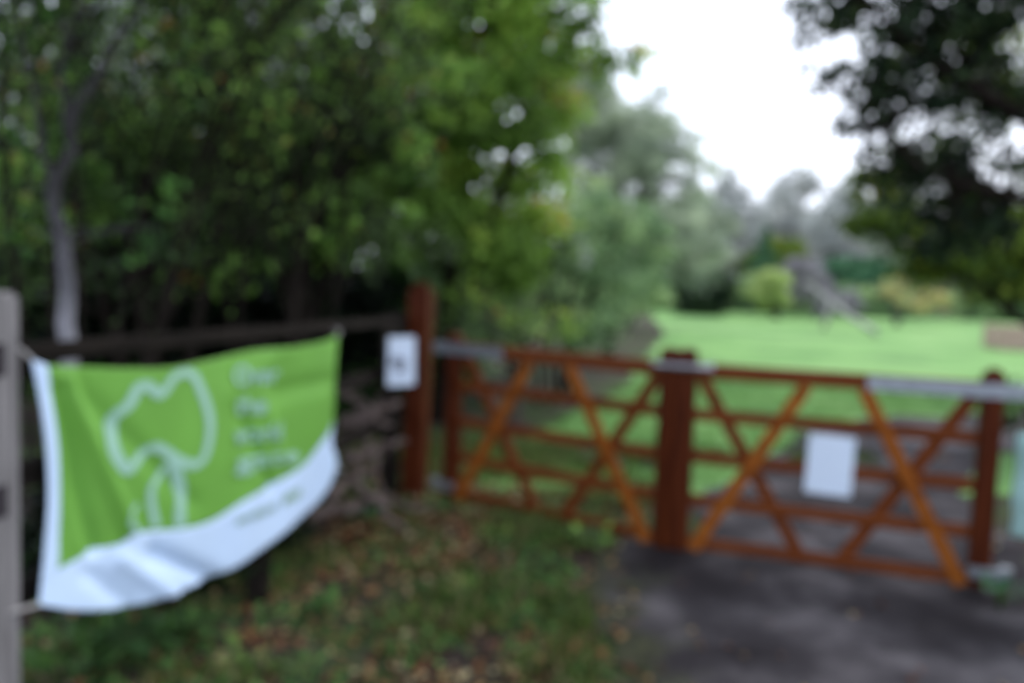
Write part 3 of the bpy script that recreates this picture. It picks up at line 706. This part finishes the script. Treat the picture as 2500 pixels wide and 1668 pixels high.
# little conifer
def conifer(px, Z, ptop, wpx, lab):
    b = W(px, 800, Z); b.z = gz(b.x, b.y); k = Z / F_PX; t = W(px, ptop, Z); H = t.z - b.z; cents = []; rads = []
    root = empty('conifer', b); tag(root, lab, 'conifer'); m = MB(); m.tube([(0, 0, 0), (0, 0, H * .5), (0, 0, H * .97)], [.14, .09, .02], 8)
    for i in range(70):
        f = random.random() ** .8; z = H * (.12 + .88 * f); r = wpx * k * (1 - f) * random.uniform(.2, 1); a = random.random() * 6.28
        cents.append((r * math.cos(a), r * math.sin(a), z)); rads.append(.16 + .3 * (1 - f))
        m.tube([(0, 0, z + .1), (cents[-1][0], cents[-1][1], z)], [.03, .01], 4)
    m.build('trunk', M['bark'], root); C, T = clump_leaves(cents, rads, 40); n = len(C); L = .16 * (.6 + .8 * RNG.random(n)); leaf_mesh('crown', C, L, L * .3, T, M['leaf_blue'], root, .3)
conifer(1855, 40, 540, 65, 'small pointed conifer beyond the lawn, left of the brownish trees')
tree('shrub', 'straw yellow shrub beyond the lawn under the overhanging branches', 'shrub',
     stems(2180, 30, [(2140, 700, 30), (2200, 700, 30), (2260, 720, 30)], .05),
     [(W(2190, 705, 30), (.45, .5, .7), 14, .26), (W(2260, 735, 30), (.8, .5, .42), 20, .28)], M['leaf_straw'], M['greybark'], .12, 60, .4, limb=.7)
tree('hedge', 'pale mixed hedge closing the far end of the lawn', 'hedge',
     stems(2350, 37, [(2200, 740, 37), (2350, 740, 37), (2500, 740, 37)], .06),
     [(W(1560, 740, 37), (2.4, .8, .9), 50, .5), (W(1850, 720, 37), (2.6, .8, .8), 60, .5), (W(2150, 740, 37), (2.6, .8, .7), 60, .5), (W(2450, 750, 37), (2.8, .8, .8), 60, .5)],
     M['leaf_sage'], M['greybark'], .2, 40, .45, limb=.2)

tree('hedge', 'tangled mid green thicket behind the left gate, left of the lawn', 'hedge',
     stems(1250, 12, [(1150, 600, 12), (1300, 620, 12), (1420, 680, 12)], .05),
     [(W(1200, 690, 11.8), (1.3, .7, .65), 60, .3), (W(1450, 720, 13.5), (.9, .8, .45), 34, .28), (W(1530, 700, 16), (.8, .8, .7), 34, .3), (W(1060, 740, 11), (.8, .5, .55), 30, .28), (W(1180, 790, 8.6), (.6, .35, .30), 34, .18), (W(1400, 800, 9.6), (.55, .35, .22), 26, .16), (W(1080, 680, 8.8), (.4, .3, .3), 16, .18)],
     M['leaf_sage'], M['bark'], .10, 62, .5, limb=.4)
tree('shrub', 'light green hazel bush rising behind the middle of the left gate', 'shrub',
     stems(1480, 15, [(1430, 560, 15), (1500, 520, 15), (1560, 600, 15)], .05),
     [(W(1470, 560, 15), (1.0, .8, .95), 44, .24), (W(1560, 640, 15.5), (.7, .6, .6), 26, .22), (W(1590, 560, 15.5), (.4, .6, .5), 12, .18)],
     M['leaf_sage'], M['bark'], .10, 66, .5, limb=.5)
# right: overhanging dark tree, trunk outside the frame
rt0 = Vector((5.4, 6.6, 0))
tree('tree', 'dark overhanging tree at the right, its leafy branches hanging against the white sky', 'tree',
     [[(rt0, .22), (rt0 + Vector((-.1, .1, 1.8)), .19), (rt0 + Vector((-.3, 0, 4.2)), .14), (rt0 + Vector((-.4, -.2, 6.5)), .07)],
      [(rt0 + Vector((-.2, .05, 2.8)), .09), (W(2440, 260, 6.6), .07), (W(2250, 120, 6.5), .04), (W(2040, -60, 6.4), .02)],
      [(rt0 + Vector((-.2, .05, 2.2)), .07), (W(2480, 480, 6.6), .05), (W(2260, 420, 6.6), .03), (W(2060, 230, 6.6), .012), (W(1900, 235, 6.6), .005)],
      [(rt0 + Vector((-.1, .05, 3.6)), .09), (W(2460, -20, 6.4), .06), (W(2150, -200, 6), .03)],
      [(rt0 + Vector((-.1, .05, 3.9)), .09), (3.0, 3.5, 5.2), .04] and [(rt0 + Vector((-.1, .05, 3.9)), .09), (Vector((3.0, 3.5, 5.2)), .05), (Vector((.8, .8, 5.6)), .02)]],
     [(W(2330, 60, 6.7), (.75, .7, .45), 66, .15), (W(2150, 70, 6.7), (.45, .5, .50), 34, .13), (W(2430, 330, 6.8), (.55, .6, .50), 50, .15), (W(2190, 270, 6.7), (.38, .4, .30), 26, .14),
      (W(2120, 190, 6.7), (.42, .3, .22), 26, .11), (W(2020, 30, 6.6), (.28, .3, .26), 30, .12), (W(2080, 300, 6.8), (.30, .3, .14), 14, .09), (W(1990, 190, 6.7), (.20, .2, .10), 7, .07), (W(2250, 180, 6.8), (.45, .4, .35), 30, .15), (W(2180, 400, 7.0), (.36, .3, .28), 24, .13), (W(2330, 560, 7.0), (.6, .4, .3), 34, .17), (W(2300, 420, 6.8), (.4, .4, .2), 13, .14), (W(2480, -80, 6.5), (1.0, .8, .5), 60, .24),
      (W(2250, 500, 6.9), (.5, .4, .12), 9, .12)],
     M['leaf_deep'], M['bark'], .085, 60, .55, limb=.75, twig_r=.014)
tree('tree', 'olive green tree with some yellow leaves low at the right under the dark branches', 'tree',
     stems(2720, 9.5, [(2400, 480, 9.3), (2500, 520, 9.4), (2300, 640, 9.2), (2600, 300, 9.5)], .09),
     [(W(2420, 560, 9.5), (.85, .6, .52), 58, .24), (W(2280, 600, 9.4), (.55, .5, .35), 28, .2), (W(2470, 700, 9.4), (.5, .4, .2), 22, .2), (W(2170, 540, 9.4), (.42, .4, .22), 24, .15), (W(2230, 660, 9.4), (.3, .3, .2), 12, .15), (W(2120, 450, 9.6), (.36, .3, .22), 22, .13), (W(2080, 560, 9.6), (.2, .3, .12), 12, .11), (W(2250, 420, 9.8), (.6, .4, .5), 34, .17), (W(2450, 200, 10), (.9, .5, .7), 60, .18), (W(2600, 520, 9.6), (.9, .7, .9), 40, .28)],
     M['leaf_olive'], M['bark'], .09, 72, .55, limb=.6)
tree('shrub', 'low dark green shrub behind the hinge end of the right gate', 'shrub',
     stems(2560, 7.6, [(2480, 960, 7.5), (2560, 900, 7.6), (2440, 990, 7.6)], .02),
     [(W(2540, 1000, 7.8), (.45, .4, .22), 26, .17)], M['leaf_mid'], M['bark'], .07, 80, .5, limb=.5)
# unseen tree added left of and behind the camera to shade the foreground
ct = Vector((-3.2, -1.2, 0))
tree('tree', 'large unseen tree added behind the viewpoint to shade the foreground, spreading over the path', 'tree',
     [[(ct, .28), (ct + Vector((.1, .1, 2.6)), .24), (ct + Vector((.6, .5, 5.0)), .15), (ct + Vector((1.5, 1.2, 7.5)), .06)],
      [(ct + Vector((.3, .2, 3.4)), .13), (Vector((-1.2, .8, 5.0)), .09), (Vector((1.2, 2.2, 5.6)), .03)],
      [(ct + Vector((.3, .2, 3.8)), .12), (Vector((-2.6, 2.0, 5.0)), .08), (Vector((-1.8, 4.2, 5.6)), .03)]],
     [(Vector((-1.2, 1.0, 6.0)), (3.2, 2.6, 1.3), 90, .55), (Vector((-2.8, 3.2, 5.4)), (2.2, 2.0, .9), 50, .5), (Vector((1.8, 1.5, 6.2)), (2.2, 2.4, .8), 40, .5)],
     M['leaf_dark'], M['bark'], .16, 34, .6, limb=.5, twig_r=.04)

# ------------------------------------------------------------------ things on and beyond the lawn
a = W(1965, 690, 27); b = W(2140, 800, 24); b.z = gz(b.x, b.y) + .07
m = MB(); n = 8; d = b - a
m.tube([d * (i / n) + Vector((0, 0, .04 * math.sin(i))) for i in range(n + 1)], [.05 + .04 * i / n for i in range(n + 1)], 10)
m.tube([d * .5, d * .5 + Vector((.2, .1, .35))], [.06, .03], 7)
for f_ in (.40,): q = d * f_; m.tube([q, (q.x - .2, q.y, gz(a.x, a.y + 0) - a.z)], [.07, .08], 8)
o = m.build('propped_log', wood('bleached log', (.22, .22, .20), (.35, .34, .31), (.48, .46, .42), (20, 20, 20), .85), None, True); o.location = a
tag(o, 'long bleached log sloping down to the right on the far lawn', 'log')
p0 = W(2452, 850, 20.5); p0.z = gz(p0.x, p0.y)
bed = empty('raised_bed', p0, R(-4)); tag(bed, 'pinkish brown timber raised bed on the lawn at the right edge', 'planter')
rw = wood('pinkish sawn timber', (.30, .20, .16), (.42, .30, .25), (.50, .38, .32), (3, 40, 40), .8)
for k in range(3):
    m = MB(); m.box((.9, 0, .12 + .2 * k), (1.8, .06, .19), None, .008); m.build('board', rw, bed)
    m = MB(); m.box((.9, .9, .12 + .2 * k), (1.8, .06, .19), None, .008); m.build('board', rw, bed)
for x in (-.04, 1.84):
    for y in (0, .9): m = MB(); m.box((x, y, .32), (.08, .10, .68), None, .008); m.build('corner_post', rw, bed)
    m = MB(); m.box((x, .45, .32), (.05, .8, .58), None, .008); m.build('end_board', rw, bed)
m = MB(); m.box((.9, .45, .54), (1.74, .84, .06), None, .01); m.build('soil', M['ground'], bed)

# ------------------------------------------------------------------ ground cover: litter, grass, weeds
def in_path(x, y): return x > (.42 if y < 4.4 else .62 + .4 * (y - 4.4)) and y < 7
NL = 5200; pts = []; ok = 0
while len(pts) < NL:
    x = random.uniform(-2.2, 4.2); y = random.uniform(1.7, 7.5)
    ed = (x - .45) if y < 4.4 else 1
    if in_path(x, y) and random.random() > (.30 if ed < .22 else .03): continue
    w = .35 + .65 * max(0, noise.noise((x * 2.2, y * 2.2, 1)) + .35)
    if random.random() > w: continue
    if y > 5.9 and x > -.2 and random.random() > .08: continue
    pts.append((x, y, .018 + random.random() * .015))
    if y > 2.2 and x < (y - 1.9) * .177 - 1.38 and random.random() < .6: pts.pop()
g0 = G(1010, 1290)
for _ in range(1700):
    pts.append((g0.x + random.gauss(-.05, .32), g0.y + random.gauss(-.05, .38), .018 + random.random() * .02))
C = np.array(pts); n = len(C); up = RNG.normal(size=(n, 3)); up[:, 2] = RNG.normal(size=n) * .15
L = .024 + .036 * RNG.random(n)
o = leaf_mesh('leaf_litter', C, L, L * .65, RNG.random(n), M['leaf_litter'], None, 0, up, np.tile((0., 0., 1.), (n, 1)))
tag(o, 'fallen brown and yellow leaves scattered over the bare ground', 'fallen leaves', None, 'stuff')
pts = []
while len(pts) < 19000:
    x = random.uniform(-2.3, 3.4); y = random.uniform(1.6, 7.4)
    if in_path(x, y): continue
    v = noise.noise((x * 1.5 + 5, y * 1.5, 3)) + .5 * noise.noise((x * 5, y * 5, 8))
    right = .55 * math.exp(-((x - .25) / .40) ** 2) if y < 5.2 else 0
    if y > 6: right = .3
    if v + right < random.uniform(.05, .45): continue
    pts.append((x, y, .008))
C = np.array(pts); n = len(C); up = np.tile((0., 0., 1.1), (n, 1)); L = .03 + .06 * RNG.random(n)
o = leaf_mesh('grass', C, L, L * .16, RNG.random(n), M['leaf_grass'], None, 0, up); tag(o, 'short rough grass growing through the litter in front of the gates', 'grass', None, 'stuff')
# creeping green leaves over the soil
pts = []
while len(pts) < 3600:
    x = random.uniform(-2.3, .9); y = random.uniform(1.7, 5.6)
    if in_path(x, y) or noise.noise((x * 2.6 + 9, y * 2.6, 6)) < random.uniform(-.15, .25): continue
    pts.append((x, y, .02 + random.random() * .03))
C = np.array(pts); n = len(C); up = RNG.normal(size=(n, 3)); up[:, 2] = abs(RNG.normal(size=n)) * .3; L = .02 + .04 * RNG.random(n)
o = leaf_mesh('ground_ivy', C, L, L * .75, RNG.random(n) ** .7, M['leaf_creep'], None, 0, up, np.tile((0., 0., 1.), (n, 1))); tag(o, 'small green leaves creeping over the soil between the fallen leaves', 'ground cover', None, 'stuff')
# taller turf on the near lawn
pts = [(random.uniform(-.4, 7), random.uniform(6.0, 13)) for _ in range(30000)]
def lawn_ok(x, y):
    if y > 8 and x < .2 + (y - 8) * .42: return False
    # keep off the path
    e = 1.4 + (y - 5.8) * .75
    return not (x > e - .05 and y < 10.8 and y < 6.0 + 1.3 * max(0, 9 - 0) and (y < 9.6 + .25 * (x - 4.2) if x > 4.2 else True) and y > x * .0)
pts = [(x, y, gz(x, y) + .006) for x, y in pts if lawn_ok(x, y)]
C = np.array(pts); n = len(C); up = np.tile((0., 0., 1.1), (n, 1)); L = .03 + .04 * RNG.random(n)
o = leaf_mesh('turf', C, L, L * .16, RNG.random(n), M['leaf_lawn'], None, 0, up); tag(o, 'bright mown turf on the lawn behind the gates', 'grass', None, 'stuff')

def weed(px, py, R_, n_, lf, lab, h=.06, Ll=.09):
    g = G(px, py); root = empty('weed', (g.x, g.y, 0)); tag(root, lab, 'weed', 'leafy weeds in the foreground'); m = MB(); cs = []; tt = []
    for i in range(n_):
        a = i * 2.4; r = R_ * random.uniform(.15, 1); tip = Vector((r * math.cos(a), r * math.sin(a), h * random.uniform(.5, 1.3)))
        m.tube([(0, 0, 0), (tip.x * .4, tip.y * .4, tip.z * .8), tip], [.004, .003, .0015], 5); cs.append(tip[:])
    m.build('stems', M['leaf_stem'], root, True)
    C = np.array(cs); up = np.stack([C[:, 0] / R_, C[:, 1] / R_, RNG.random(n_) * .5], 1) * 1.2; L = Ll * (.7 + .6 * RNG.random(n_))
    leaf_mesh('leaves', C, L, L * .6, RNG.random(n_) * .7 + .2, M['leaf_' + lf], root, 0, up, np.tile((0., 0., 1.), (n_, 1)))
M['leaf_stem'] = plain('green stem', (.08, .14, .04), .6)
weed(785, 1500, .085, 22, 'creep', 'green rosette of leaves in the middle of the littered ground', .04, .07)
weed(220, 1655, .16, 40, 'creep', 'large green leafy plant in the bottom left corner', .14, .10)
weed(345, 1600, .13, 30, 'creep', 'green leafy plant just beyond the one in the bottom left corner', .10, .08)
weed(470, 1560, .10, 26, 'creep', 'green plant in the shade beneath the lowest point of the banner', .08, .07)
weed(600, 1640, .08, 18, 'grass', 'small leafy weed at the bottom edge left of the path', .05, .06)
weed(1130, 1460, .09, 24, 'grass', 'green tuft of leaves on the ground left of the path', .05, .06)
weed(1210, 1330, .10, 26, 'grass', 'low leafy weed just in front of the left gate', .06, .06)
weed(1440, 1335, .15, 40, 'mid', 'dense green weed under the meeting end of the left gate', .07, .06)
weed(900, 1270, .08, 18, 'blue', 'green weed at the foot of the dead branches', .06, .07)
weed(2440, 1490, .10, 22, 'blue', 'small green weed at the path edge below the right hinge', .12, .06)
weed(110, 1250, .12, 24, 'mid', 'green weed showing between the grey post and the banner', .3, .10)
